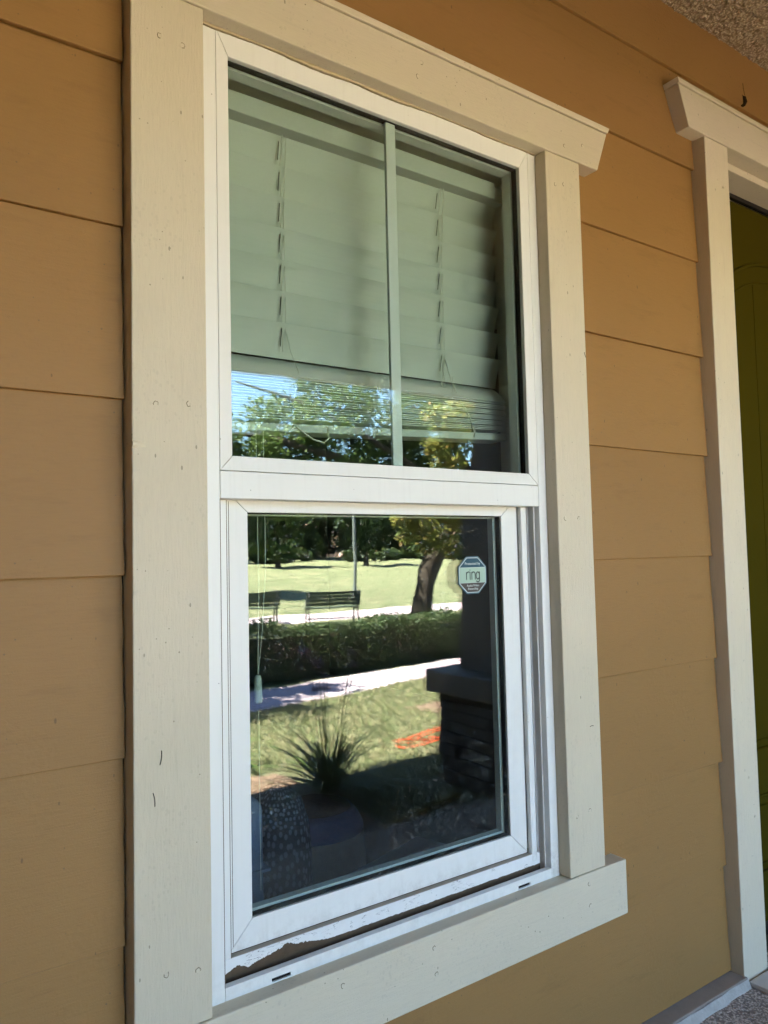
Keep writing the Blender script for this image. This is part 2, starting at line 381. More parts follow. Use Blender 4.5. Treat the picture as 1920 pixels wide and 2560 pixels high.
# ================================================================== HOUSE WALL
house = empty('house_wall', (0, 0, -.41), label='tan painted lap siding wall surrounding the white window', cat='house wall')
HZ = .41                                             # children are in the wall's own frame: z + HZ
def H(p): return [(x, z+HZ) for x, z in p]
XL0, XR0, XR1, XD0, XD1 = -.1128, .7621, .8702, 1.3697, 1.4765
ZH = 1.5166
laps = [-.385, -.1305, .1240, .3825, .6410, .8975, 1.1548, 1.4075, 1.655, 1.903, 2.16]
def lap(poly, z0, name='siding_board'):
    # cut ends against the casings are a little ragged
    out = []; n = len(poly)
    for i in range(n):
        a, b = poly[i], poly[(i+1) % n]; out.append(a)
        if abs(a[0]-b[0]) < 1e-6 and abs(a[0]-(XL0-.0015)) < 1e-3 or (abs(a[0]-b[0]) < 1e-6 and abs(a[0]-(XD0-.0015)) < 1e-3):
            for k in range(1, 12):
                t = k/12; out.append((a[0]-random.choice((0, .0002, .0005, .0009, .0015)), a[1]+(b[1]-a[1])*t))
    poly = out
    d = random.uniform(-.0006, .0006)
    f0 = lambda x, z: .0325 + d + (z-HZ-z0)*.0368 + .0012*math.sin(x*2.3+z0*7)
    m = MB().prism(H(poly), f0, lambda x, z: f0(x, z)+.0085)
    return m.build(name, M['siding'], house, .0008, seg=1)
XA, XB = -3.4, 3.3
for k in range(len(laps)-1):
    z0, z1 = laps[k], min(laps[k+1]+.028, 2.08)
    r = lambda a, b: [(a, z0), (b, z0), (b, z1), (a, z1)]
    if z0 < 1.5:
        lx = XL0-.0015; rx0, rx1 = XR1+.0008, XD0-.0015
        if z1 < -.09:
            lap(r(XA, XD0-.0015), z0)
        elif z0 < 0:
            lap([(XA, z0), (rx1, z0), (rx1, z1), (rx0, z1), (rx0, -.05), (lx, -.05), (lx, z1), (XA, z1)], z0)
        else:
            lap(r(XA, lx), z0); lap(r(rx0, rx1), z0)
        if z0 > 1.3:
            lap([(lx+.002, 1.58), (rx0-.002, 1.58), (rx0-.002, z1), (lx+.002, z1)], z0)
    elif z0 < 1.7:
        lap([(XA, z0), (XD0-.0015, z0), (XD0-.0015, 1.80), (XB, 1.80), (XB, z1), (XA, z1)], z0)
    else: lap(r(XA, XB), z0)
# sheathing with openings behind the boards
sh = MB()
for a in [(XA, .0, -.5, 2.3), (.762, 1.50, -.5, 2.3), (2.40, XB, -.5, 2.3), (.0, .762, -.5, -.004), (.0, .762, 1.517, 2.3), (1.50, 2.40, 1.76, 2.3)]:
    sh.box(a[0], a[1], .0535, .088, a[2]+HZ, a[3]+HZ)
sh.build('sheathing', M['rubber'], house)
ir = MB()
for a in [(XA, -.009, -.45, 2.3), (.771, 1.50, -.45, 2.3), (2.40, XB, -.45, 2.3), (-.009, .771, -.45, -.002), (-.009, .771, 1.512, 2.3), (1.50, 2.40, 1.76, 2.3)]:
    ir.box(a[0], a[1], .098, .165, a[2]+HZ, a[3]+HZ)
ir.build('interior_wall_face', M['drywall'], house)
# painted ledge at the foot of the siding
MB().box(XA, 1.3765, -.004, .052, -.408+HZ, -.3885+HZ).build('base_ledge', M['ledge'], house, .003)
lf = MB(); n = 120; random.seed(3)
top = [(XA+(1.374-XA)*i/n, -.0045-random.uniform(0, .0035), -.3905-random.uniform(0, .002)+HZ) for i in range(n+1)]
bot = [(p[0], -.012-random.uniform(0, .008), -.4105+HZ) for p in top]
lf.add(top+bot, [(i, n+1+i, n+2+i, i+1) for i in range(n)])
lf.build('rough_ledge_edge', M['ledge_front'], house)

# ---- interior of the room (seen through the panes)
room = empty('living_room', (0, 0, -.42), label='dim room behind the white window', cat='room')
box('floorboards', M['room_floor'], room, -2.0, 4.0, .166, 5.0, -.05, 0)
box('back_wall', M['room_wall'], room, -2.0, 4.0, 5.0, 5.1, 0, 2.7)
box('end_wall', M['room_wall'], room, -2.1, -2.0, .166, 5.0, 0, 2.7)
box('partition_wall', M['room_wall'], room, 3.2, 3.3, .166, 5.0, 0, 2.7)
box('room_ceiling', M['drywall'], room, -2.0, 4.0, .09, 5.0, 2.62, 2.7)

# ---- porch roof, ceiling, beam
cl = MB(); nx, ny = 300, 150; x0, x1, y0, y1 = .7, 2.6, -.62, .052
gx = np.linspace(x0, x1, nx+1); gy = np.linspace(y0, y1, ny+1)
hh = rng.random((nx+1, ny+1)); hh = (hh + np.roll(hh, 1, 0) + np.roll(hh, 1, 1))/3
zz = 2.079 - .012*np.clip(hh-.30, 0, 1)
cv = [(gx[i], gy[j], zz[i, j]) for i in range(nx+1) for j in range(ny+1)]
cf = [(i*(ny+1)+j, (i+1)*(ny+1)+j, (i+1)*(ny+1)+j+1, i*(ny+1)+j+1) for i in range(nx) for j in range(ny)]
pc = empty('porch_ceiling', (0, 0, 0), label='rough sprayed tan porch ceiling above the door', cat='ceiling')
MB().add(cv, cf).build('rough_coating', M['popcorn'], pc, smooth=True)
box('ceiling_panel', M['popcorn'], pc, -5.5, 5.5, -2.06, .06, 2.0795, 2.12)
rf = empty('porch_roof', (0, -1, 2.13), label='shingled roof over the porch and house', cat='roof')
MB().prism([(-6, 0), (6.5, 0), (6.5, .06), (-6, .06)], -1.85, 1.06).build('roof_deck', M['roof'], rf)
box('house_roof', M['roof'], rf, -6, 6.5, 1.061, 7.5, .5, .62)
box('fascia_board', M['post_paint'], rf, -6, 6.5, -1.88, -1.851, -.24, .06, .003)
bm_ = empty('porch_beam', (0, -1.95, 1.52), label='painted beam along the front edge of the porch', cat='beam')
box('beam', M['post_paint'], bm_, -5.5, 5.4, -.10, .10, 0, .56, .004)
sw = empty('added_side_wall', (3.5, 0, -.41), label='painted end wall added beyond the door to block light from the right', cat='wall')
for k in range(10):  # wall added to hold light back from the right of the porch
    MB().box(.0, .02, -2.05, .03, .02+k*.255, .272+k*.255).build('siding_board', M['siding'], sw, .002)  # boards of the added end wall
box('added_wall_core', M['rubber'], sw, .021, .2, -2.04, .05, 0, 2.5)
sl_ = empty('light_blocker', (-1.35, 0, -.41), label='dark brown siding wall added out of view at the left to block light', cat='wall')
for k in range(13):  # unseen wall, added to keep light off the left-facing sides
    MB().box(-.02, .0, -8.0, .03, -.6+k*.255, -.348+k*.255).build('siding_board', M['blocker'], sl_, .002)  # boards of the added light blocker
box('added_wall_core', M['rubber'], sl_, -.2, -.021, -7.99, .05, -.6, 2.70)
# house body so that no light leaks in from behind
hb = empty('house_body', (0, 3, -.5), label='rest of the house behind the front wall', cat='house')
box('rear_wall', M['room_wall'], hb, -5.5, 5.5, 2.2, 2.3, 0, 3.1)
box('gable_wall', M['room_wall'], hb, -5.6, -5.5, -2.9, 2.3, 0, 3.1)
box('gable_wall', M['room_wall'], hb, 5.5, 5.6, -2.9, 2.3, 0, 3.1)
box('front_wall', M['siding'], hb, -5.5, XA-.001, -2.96, -2.85, 0, 2.7)
box('front_wall', M['siding'], hb, XB+.001, 5.5, -2.96, -2.85, 0, 2.7)

# ================================================================== WINDOW
win = empty('window', (0, .03, 0), label='white vinyl single hung window with cream painted wood trim', cat='window')
def W_(m): m.v = [(x, y-.03, z) for x, y, z in m.v]; return m
def wbox(name, mat, x0, x1, y0, y1, z0, z1, bevel=.0008, parent=None, **kw):
    return W_(MB().box(x0, x1, y0, y1, z0, z1)).build(name, mat, parent or win, bevel, **kw)
# casing boards
lc = wbox('side_casing', M['trim_v'], XL0, -.0003, .0012, .050, .0008, ZH-.0008, .0022)
rc = wbox('side_casing', M['trim_v'], XR0+.0003, XR1, .0012, .050, .0008, ZH-.0008, .0022)
hc = W_(MB().prism([(-.168, ZH), (.9305, ZH), (.9675, 1.6115), (-.2055, 1.6115)], -.001, .050)).build('head_casing', M['trim_h'], win, .0022)
W_(MB().prism([(-.2060, 1.6128), (.9682, 1.6128), (.9755, 1.6262), (-.2133, 1.6262)], -.004, .050)).build('cap_strip', M['trim_h'], hc, .0012)
ap = wbox('sill_board', M['trim_h'], -.1730, .9353, -.0008, .050, -.1136, -.0002, .0022)
# caulk bead along the head (yellowed, uneven)
random.seed(5); nn = 90; cb = MB(); pts = []
for i in range(nn+1):
    x = .004 + .755*i/nn
    a = .0016 + .0014*math.sin(x*9)+.0012*math.sin(x*31+1)+random.uniform(0, .0006)
    if .29 < x < .43: a += .0028*math.sin((x-.29)/.14*math.pi)
    pts.append((x, .0292-.0012, ZH-.0004)); pts.append((x, .0291, ZH-.0006-max(a, .0008)*1.5))
    pts.append((x, .027-.002*abs(math.sin(x*5)), ZH+.0002))
cb.add(pts, [(3*i, 3*i+1, 3*i+4, 3*i+3) for i in range(nn)] + [(3*i+2, 3*i, 3*i+3, 3*i+5) for i in range(nn)] + [(3*i+1, 3*i+2, 3*i+5, 3*i+4) for i in range(nn)])
W_(cb).build('caulk_bead', simple('old_caulk', (.50, .40, .25), .7, .2, .2, 40), hc, smooth=True)
# filled nail heads, slightly proud or sunk
M['crack'] = simple('crack_dirt', (.17, .135, .09), .9, .1)
def nail(x, z, parent, r=.0040):
    random.seed(int((x+z)*9999)); s = 14
    rr = [r*random.uniform(.85, 1.15) for _ in range(s)]
    ring = lambda q, y: [(x+q*rr[k]*math.cos(2*math.pi*k/s), y, z+q*rr[k]*1.15*math.sin(2*math.pi*k/s)) for k in range(s)]
    y0 = .0012 if parent in (lc, rc) else -.001
    if parent is ap: y0 = -.0008
    vs = ring(1.0, y0-.0002) + ring(.76, y0-.0006) + ring(.5, y0-.0003)
    fs = [(j*s+k, j*s+(k+1) % s, (j+1)*s+(k+1) % s, (j+1)*s+k) for j in range(2) for k in range(s)] + [tuple(range(2*s, 3*s))]
    o = W_(MB().add(vs, fs)).build('nail_head', M['trim_v'], parent, smooth=False)
    o.data.materials.append(M['crack']); a0 = random.randrange(s)
    for k in range(s):
        if (k-a0) % s < random.randint(7, 10): o.data.polygons[k].material_index = 1
    return o
for x, z in [(-.0693, 1.4458), (-.0342, 1.4436), (-.0786, .8882), (-.0288, .893), (-.0221, .0745), (-.0686, .0835)]: nail(x, z, lc)
for x, z in [(.7841, .7297), (.8264, .7301), (.7878, .1197), (.8275, .1235), (.7907, 1.448), (.8175, 1.4552)]: nail(x, z, rc)
for x, z in [(.8142, -.0219), (.8155, -.0654), (.2187, -.026), (.4065, -.0249), (.41, -.07)]: nail(x, z, ap)
for x, z in [(.8816, 1.5592), (.822, 1.5414), (.42, 1.555), (.43, 1.585)]: nail(x, z, hc)
# knot bump on the left casing and brush bristles stuck in the paint
kb = MB()
n = 12; kb.add([(-.1135+.020*(i/n), .0012-.0062*math.sin(math.pi*j/6)*math.exp(-2.0*i/n), .8276+.0120*(j/6-.5)*(1-.35*i/n)) for i in range(n+1) for j in range(7)],
       [(i*7+j, i*7+j+1, i*7+j+8, i*7+j+7) for i in range(n) for j in range(6)])
W_(kb).build('paint_blister', M['trim_v'], lc, smooth=True)
for x, z, a, L in [(-.0747, .3828, 1.45, .020), (-.0847, .3265, 1.7, .019)]:
    W_(MB().tube([(x+(t-.5)*L*math.cos(a)+.0012*math.sin(t*3.1), .0004, z+(t-.5)*L*math.sin(a)) for t in [k/6 for k in range(7)]], .0006, 5)).build('bristle', M['bristle'], lc)
W_(MB().tube([(.8370+t*.011, .0004, .2935+.0012*math.sin(t*3.1)) for t in [k/6 for k in range(7)]], .0006, 5)).build('bristle', M['bristle'], rc)
W_(MB().tube([(.8630, .0004, 1.092), (.8637, -.001, 1.086), (.8655, -.0015, 1.0805)], .0005, 5)).build('bristle', M['bristle'], rc)

# fixed frame
wbox('frame_jamb', M['vinyl'], .0004, .0312, .030, .0965, -.004, 1.5155, .0012)
wbox('frame_jamb', M['vinyl_dirty'], .7383, .7614, .030, .0965, -.004, 1.5155, .0012)
wbox('frame_head', M['vinyl'], .0317, .7378, .046, .0965, 1.486, 1.5155)
fs_ = W_(MB())
sill = MB().box(.0316, .7380, .0302, .0415, .0079, .0188).box(.0316, .7380, .0302, .0415, -.004, .0022)
for a, b in [(.0316, .1086), (.1416, .6443), (.677, .7380)]: sill.box(a, b, .03025, .0415, .0022, .0079)
W_(sill).build('frame_sill', M['vinyl'], win, 0)
wbox('sill_track', M['grime_gap_shade'], .0316, .7380, .0420, .0560, -.004, .0045)
wbox('track_fin', M['vinyl_dirty'], .0318, .7378, .0452, .0464, .0046, .0165, .0003)
wbox('weep_baffle', M['rubber'], .0318, .7378, .0330, .0334, .0018, .0082, 0)
wbox('inner_stop', M['peel'], .0366, .7330, .0555, .0660, .0046, .0455, .0012)
wbox('stop_ledge', M['stopdust'], .0530, .7090, .0560, .0668, .0456, .0463, 0)
wbox('inner_stop', M['vinyl'], .0365, .0525, .0550, .0660, .0460, .7555, .0010)
wbox('inner_stop', M['vinyl_dirty'], .7097, .7255, .0550, .0660, .0300, .7555, .0022)
wbox('jamb_liner', M['vinyl_dirty'], .0316, .0364, .062, .0960, .002, .790, 0)
wbox('jamb_liner', M['vinyl_dirty'], .7330, .7380, .062, .0960, .002, .790, 0)
wbox('jamb_rib', M['vinyl_dirty'], .7350, .7381, .0440, .0462, .0046, .7555, .0005)
wbox('meeting_rail', M['vinyl'], .0318, .7376, .0300, .0640, .7560, .7990, .0010)
wbox('gap_shade_line', M['grime_gap_shade'], .0306, .0315, .0298, .0330, .0190, .7555, 0)  # dark strips standing in for the shadow gaps along the left edges
wbox('gap_shade_line', M['grime_gap_shade'], .0517, .0526, .0548, .0600, .0462, .7550, 0)
wbox('gap_shade_line', M['grime_gap_shade'], .0606, .0613, .0666, .0690, .0560, .7540, 0)
wbox('lower_track', M['grime_gap_shade'], .0316, .7380, .0662, .0965, -.004, .0430)

def miter(x0, x1, z0, z1, wl, wr, wb, wt, y0, y1, nm, mat, parent, lip=.0015):
    g = .00035; ix0, ix1, iz0, iz1 = x0+wl, x1-wr, z0+wb, z1-wt
    P = {'l': [(x0, z0+g), (ix0, iz0+g), (ix0, iz1-g), (x0, z1-g)], 'r': [(x1, z1-g), (ix1, iz1-g), (ix1, iz0+g), (x1, z0+g)],
         'b': [(x0+g, z0), (x1-g, z0), (ix1-g, iz0), (ix0+g, iz0)], 't': [(x1-g, z1), (x0+g, z1), (ix0+g, iz1), (ix1-g, iz1)]}
    outs = []
    for k, q in P.items():
        f = lambda x, z: y0 + (lip if (ix0-1e-4 < x < ix1+1e-4 and iz0-1e-3 < z < iz1+1e-3) else 0)
        m = mat[1] if (isinstance(mat, tuple) and k in 'rb') else (mat[0] if isinstance(mat, tuple) else mat)
        outs.append(W_(MB().prism(q, f, y1)).build(nm['lr' if k in 'lr' else k], m, parent, .0007, seg=1))
    return outs
# upper fixed lite
us = empty('upper_sash', (0, 0, 0)); us.parent = win
miter(.0316, .7376, .8000, 1.5155, .0214, .0246, .0235, .0395, .0297, .0455, {'lr': 'glazing_bead', 'b': 'glazing_bead', 't': 'glazing_bead'}, M['vinyl'], us)
wbox('glass_pane', M['glass_up'], .044, .722, .0370, .0400, .814, 1.484, 0, us)
wbox('glass_pane', M['glass_in'], .044, .722, .0530, .0560, .814, 1.484, 0, us)
def ring(name, mat, x0, x1, z0, z1, w, y0, y1, parent, bevel=0):
    m = MB().box(x0, x0+w, y0, y1, z0, z1).box(x1-w, x1, y0, y1, z0, z1).box(x0+w, x1-w, y0, y1, z0, z0+w).box(x0+w, x1-w, y0, y1, z1-w, z1)
    return W_(m).build(name, mat, parent, bevel)
ring('spacer_bar', M['rubber'], .046, .7195, .816, 1.483, .008, .0402, .0528, us)
ring('interior_bead', M['vinyl'], .040, .728, .808, 1.492, .019, .0562, .0800, us)
wbox('grille_bar', M['grille'], .3745, .3965, .0425, .0500, .8245, 1.4745, .0012, us)
# lower operable sash
ls = empty('lower_sash', (0, 0, 0)); ls.parent = win
miter(.0532, .7088, .0470, .7745, .0423, .0433, .0425, .0375, .0668, .0960, {'lr': 'sash_stile', 'b': 'bottom_rail', 't': 'top_rail'}, (M['vinyl'], M['vinyl_dirty']), ls, .0025)
wbox('glass_pane', M['glass_low'], .0860, .6760, .0712, .0742, .080, .746, 0, ls)
wbox('glass_pane', M['glass_in'], .0860, .6760, .0872, .0902, .080, .746, 0, ls)
ring('spacer_bar', M['rubber'], .088, .6740, .082, .744, .009, .0744, .0870, ls)
ring('interior_bead', M['vinyl'], .082, .680, .075, .752, .019, .0904, .1060, ls)
# drywall return and stool inside
wbox('reveal_board', M['drywall'], .7640, .7700, .1062, .165, .0, 1.506, 0)
wbox('reveal_board', M['drywall'], -.008, -.002, .1062, .165, .0, 1.506, 0)
wbox('reveal_board', M['drywall'], -.0015, .7635, .0970, .165, 1.497, 1.506, 0)
wbox('reveal_board', M['drywall'], -.0015, .7635, .0970, .200, -.018, .0, .002)

# ================================================================== SECURITY STICKER
stk = empty('security_sticker', (.5835, .0704, .618), label='small octagonal teal and mint sticker in the corner of the lower pane', cat='sticker')
def octa(w, h, cx, cz): return [(-cx, -h), (cx, -h), (w, -cz), (w, cz), (cx, h), (-cx, h), (-w, cz), (-w, -cz)]
def flat(name, poly, y, mat, parent=stk): return MB().prism(poly, y-.00015, y).build(name, mat, parent)
flat('sticker_rim', octa(.0373, .0372, .0160, .0170), -.0001, M['st_rim'])
flat('white_outline', octa(.0352, .0350, .0150, .0160), -.0004, M['st_white'])
wz = lambda z: .0340 if abs(z) <= .0155 else .0340 - (abs(z)-.0155)*(.0340-.0143)/(.0338-.0155)
flat('teal_band', [(-.0340, .0155), (.0340, .0155), (.0143, .0338), (-.0143, .0338)], -.0007, M['st_teal'])
flat('mint_band', [(-.0340, -.0150), (.0340, -.0150), (.0340, .0150), (-.0340, .0150)], -.0007, M['st_mint'])
flat('dark_band', [(-.0143, -.0338), (.0143, -.0338), (.0340, -.0155), (-.0340, -.0155)], -.0007, M['st_dark'])
def text(body, size, x, z, mat, name):
    cu = bpy.data.curves.new('text', 'FONT'); cu.body = body; cu.size = size; cu.align_x = 'CENTER'; cu.align_y = 'CENTER'; cu.resolution_u = 3
    o = bpy.data.objects.new('text', cu); COL.objects.link(o)
    dg = bpy.context.evaluated_depsgraph_get(); me = bpy.data.meshes.new_from_object(o.evaluated_get(dg))
    bpy.data.objects.remove(o); bpy.data.curves.remove(cu)
    me.transform(Matrix.Translation((x, -.00105, z)) @ Matrix.Rotation(R(90), 4, 'X'))
    me.materials.clear(); me.materials.append(mat)
    ob = bpy.data.objects.new(name, me); COL.objects.link(ob); ob.parent = stk
    return ob
text('Protected by', .0078, .0, .0228, M['st_white'], 'lettering')
text('Audio/Video', .0064, .0, -.0208, M['st_white'], 'lettering')
text('Recording', .0064, .0, -.0272, M['st_white'], 'lettering')
def stroke(pts, wdt=.0011):
    m = MB()
    for a, b in zip(pts[:-1], pts[1:]):
        a = Vector(a); b = Vector(b); d = (b-a).normalized(); nrm = Vector((-d.y, d.x))*wdt; e = d*wdt*.6
        q = [a-e-nrm, b+e-nrm, b+e+nrm, a-e+nrm]
        m.add([(p.x, -.00105, p.y) for p in q], [(0, 1, 2, 3)])
    return m
arc = lambda cx, cz, rx, rz, a0, a1, n=10: [(cx+rx*math.cos(R(a0+(a1-a0)*k/n)), cz+rz*math.sin(R(a0+(a1-a0)*k/n))) for k in range(n+1)]
word = MB()
for pts in [[(-.0165, -.0085), (-.0165, .0055)], arc(-.0110, .0010, .0055, .0055, 180, 70, 6), [(-.0070, -.0085), (-.0070, .0062)],
            [(-.0070, .0098), (-.0070, .0105)], [(-.0025, -.0085), (-.0025, .0058)], arc(.0020, .0015, .0045, .0048, 180, 0, 10)+[(.0065, -.0085)],
            arc(.0135, -.0012, .0045, .0072, 0, 360, 18), [(.0180, .0060), (.0180, -.0095)], arc(.0135, -.0095, .0045, .0045, 0, -150, 8)]:
    s = stroke(pts); word.add(s.v, s.f)
word.build('lettering', M['st_ink'], stk)

# ================================================================== BLIND
bl = empty('window_blind', (.3825, .13, 1.47), label='white slatted blind half raised behind the upper panes', cat='blind')
def B_(m): m.v = [(x-.3825, y-.13, z-1.47) for x, y, z in m.v]; return m
B_(MB().box(.0180, .7160, .108, .1195, 1.4390, 1.4750)).build('valance', M['blind'], bl, .0015)
B_(MB().box(.0200, .7520, .120, .180, 1.4405, 1.4740)).build('headrail', M['blind'], bl, .001)
XS0, XS1, YS = .0140, .7480, .1520
def slat(c, L, tilt, name='slat', slope=0.0, x0=XS0, x1=XS1, th=.0028, crown=.0034):
    """one slat; its width axis is tilted from horizontal by tilt (front edge up)"""
    n = 6; prof = []
    for k in range(n+1):
        u = (k/n-.5)*L; cr = crown*(1-(2*k/n-1)**2)
        prof.append((u, cr))
    pr = prof + [(u, cr-th) for u, cr in reversed(prof)]
    ct, st = math.cos(tilt), math.sin(tilt)
    vs = []
    for x in (x0, x1):
        for u, hgt in pr:
            vs.append((x, c[0] + u*ct + hgt*st, c[1] - u*st + hgt*ct + slope*(x-.0975)))
    q = len(pr)
    fs = [tuple(range(q)), tuple(range(2*q-1, q-1, -1))] + [((i+1) % q, i, q+i, q+(i+1) % q) for i in range(q)]
    o = B_(MB().add(vs, fs)).build(name, M['blind'], bl, smooth=False)
    return o
tops = [1.0895+.0587*k for k in range(6)][::-1]
T = R(71); LS = .0645
for zt in [1.4417] + tops:
    o = slat((YS, zt - .5*LS*math.sin(T)), LS, T, slope=.003)
    for cx in (.2075, .585):                       # dark slit beside each ladder cord
        zc = zt - .5*LS*math.sin(T); e = .0030
        vs = []
        for u in (-.020, .012):
            for dx in (-.0008, .0008):
                vs.append((cx-.0045+dx+ .0025*(u/.03), YS + u*math.cos(T) - .0030*math.sin(T) - .0006, zc - u*math.sin(T) + .0032*math.cos(T)))
        B_(MB().add(vs, [(0, 1, 3, 2)])).build('cord_slit', M['slot'], o)
slat((.1500, 1.0085), .058, R(-42), slope=.006)
NSTK = 17
for k in range(NSTK):
    t = k/(NSTK-1); s = .0125 + .026*t
    slat((.1550 + .0012*math.sin(k*1.7), .9850 - .0049*k), .050, R(2+1.5*math.sin(k*2.1)), 'slat', s, XS0+.0008*math.sin(k), XS1-.001*math.cos(k*1.3), .0021, .0010)
brl = B_(MB().add([(x, y, z+.0385*(x-.0975)) for x, y, z in MB().box(XS0, XS1, .1290, .1820, .8830, .8985).v], MB().box(0,1,0,1,0,1).f)).build('bottom_rail', M['blind'], bl, .002)
# cords
def cordline(pts, r=.0009, name='ladder_cord'): return B_(MB().tube(pts, r, 6)).build(name, M['cord'], bl, smooth=True)
for cx in (.2075, .585):
    cordline([(cx+.004, .1330, 1.440), (cx+.003, .1440, 1.30), (cx+.004, .1440, 1.15), (cx+.004, .1435, 1.072)], .0008)
    cordline([(cx-.003, .1330, 1.440), (cx-.004, .1425, 1.385), (cx-.004, .1425, 1.20), (cx-.004, .1425, 1.036)], .0008)
cordline([(0.2115, 0.1435, 1.0723), (0.2195, 0.1400, 1.0366), (0.2315, 0.1350, 1.0010), (0.2265, 0.1310, 0.9806), (0.2195, 0.1295, 0.9603), (0.2145, 0.1285, 0.9297), (0.2175, 0.1275, 0.9043)])
cordline([(0.2115, 0.1450, 0.9979), (0.2025, 0.1390, 0.9878), (0.1945, 0.1335, 0.9796)])
cordline([(0.2175, 0.1275, 0.8992), (0.2365, 0.1250, 0.8860), (0.2545, 0.1240, 0.8758), (0.2765, 0.1245, 0.8717), (0.2895, 0.1260, 0.8819), (0.2865, 0.1285, 0.9023)], .0016, 'knotted_cord')
cordline([(0.2175, 0.1275, 0.8992), (0.2075, 0.1255, 0.8900), (0.1945, 0.1250, 0.8799), (0.2005, 0.1255, 0.8880), (0.2195, 0.1265, 0.8972)], .0016, 'knotted_cord')
cordline([(0.5890, 0.1435, 1.0723), (0.6020, 0.1390, 1.0264), (0.6220, 0.1330, 0.9806), (0.6420, 0.1292, 0.9501), (0.6520, 0.1275, 0.9196), (0.6460, 0.1272, 0.9348), (0.6550, 0.1270, 0.9246), (0.6500, 0.1270, 0.9094)], .0011)
cordline([(0.5890, 0.1435, 1.0723), (0.5800, 0.1400, 1.0468), (0.5730, 0.1380, 1.0112)]); cordline([(0.5830, 0.1430, 1.0519), (0.5840, 0.1390, 1.0112)])
cordline([(0.6040, 0.1390, 1.0366), (0.6040, 0.1370, 1.0041), (0.5720, 0.1305, 0.9878)]); cordline([(0.5840, 0.1350, 0.9959), (0.6060, 0.1300, 0.9837)])
cordline([(.1418, .13, .885), (.1425, .13, .70), (.1432, .13, .62), (.1395, .13, .462)], .0008, 'lift_cord')
cordline([(.1557, .13, .885), (.1570, .13, .70), (.1560, .13, .635), (.1480, .13, .53), (.1400, .13, .462)], .0008, 'lift_cord')
cordline([(.1400, .13, .40), (.1400, .13, .10)], .0006, 'lift_cord')
B_(MB().lathe([(.0012, .0475), (.0050, .0460), (.0066, .0400), (.0072, .003), (.0058, .0)], (.1393, .13, .4135), 14)).build('tassel', M['tassel'], bl, smooth=True)

# ================================================================== DOOR
dr = empty('front_door', (1.93, .13, -.41), label='olive green front door in a cream painted frame', cat='door')
def D_(m): m.v = [(x-1.93, y-.13, z+.41) for x, y, z in m.v]; return m
def dbox(name, mat, x0, x1, y0, y1, z0, z1, bevel=.0015, parent=dr): return D_(MB().box(x0, x1, y0, y1, z0, z1)).build(name, mat, parent, bevel)
slab = dbox('door_slab', M['door'], 1.505, 2.36, .130, .172, -.40, 1.698)
def mould(pts, r=.0055, closed=False):
    return D_(MB().tube([(x, .1295, z) for x, z in pts], r, 8)).build('panel_moulding', M['door'], slab, smooth=True)
el = lambda a, b, z0, n=26: [(1.93+a*math.cos(math.pi*(1-k/n)), z0+b*math.sin(math.pi*(1-k/n))) for k in range(n+1)]
mould([(1.61, .08), *el(.32, .196, 1.34), (2.25, .08), (1.61, .08)])
mould([(1.635, .105), *el(.295, .176, 1.305), (2.225, .105), (1.635, .105)], .003)
for gx_ in (1.808, 1.93, 2.052):
    D_(MB().box(gx_-.0022, gx_+.0022, .1288, .1300, .11, 1.305+.170*math.sqrt(max(0, 1-((gx_-1.93)/.295)**2)))).build('plank_bead', M['door'], slab)
mould([(1.61, -.053), (2.25, -.053), (2.25, -.262), (1.61, -.262), (1.61, -.053)])
mould([(1.635, -.078), (2.225, -.078), (2.225, -.238), (1.635, -.238), (1.635, -.078)], .003)
dc = dbox('side_casing', M['trim_v'], XD0, XD1, .0012, .050, -.4095, 1.7335, .0022)
for x, z in [(1.4206, 1.63), (1.4460, 1.615), (1.43, .08), (1.45, -.02)]:
    s = 12; D_(MB().add([(x+.003*math.cos(2*math.pi*k/s)*q, y, z+.0035*math.sin(2*math.pi*k/s)*q) for q, y in ((1, .0016), (.85, .0001), (.5, .0009)) for k in range(s)],
        [(j*s+k, j*s+(k+1) % s, (j+1)*s+(k+1) % s, (j+1)*s+k) for j in range(2) for k in range(s)]+[tuple(range(2*s, 3*s))])).build('nail_head', M['trim_v'], dc)
dbox('side_casing', M['trim_v'], 2.385, 2.49, .0012, .050, -.4095, 1.7335, .0022)
dh = D_(MB().prism([(1.2987, 1.7343), (2.561, 1.7343), (2.60, 1.8360), (1.2600, 1.8360)], -.001, .050)).build('head_casing', M['trim_h'], dr, .0022)
D_(MB().prism([(1.2592, 1.8374), (2.601, 1.8374), (2.606, 1.8500), (1.2545, 1.8500)], -.004, .050)).build('cap_strip', M['trim_h'], dh, .0012)
dbox('head_jamb', M['trim_h'], 1.4770, 2.3845, .0450, .172, 1.7120, 1.7330)
dbox('side_jamb', M['trim_v'], 1.4772, 1.5030, .0510, .172, -.4095, 1.7110)
dbox('side_jamb', M['trim_v'], 2.3620, 2.3840, .0510, .172, -.4095, 1.7110)
dbox('weatherstrip', M['rubber'], 1.5035, 2.3615, .1180, .1290, 1.6990, 1.7115, 0)
# pale landing in front of the door
ld = empty('door_landing', (1.9, -.35, -.41), label='pale smooth landing on the floor in front of the olive door', cat='landing')
MB().box(-.523, .62, -.62, .345, 0, .012).build('landing_slab', M['landing'], ld, .003)
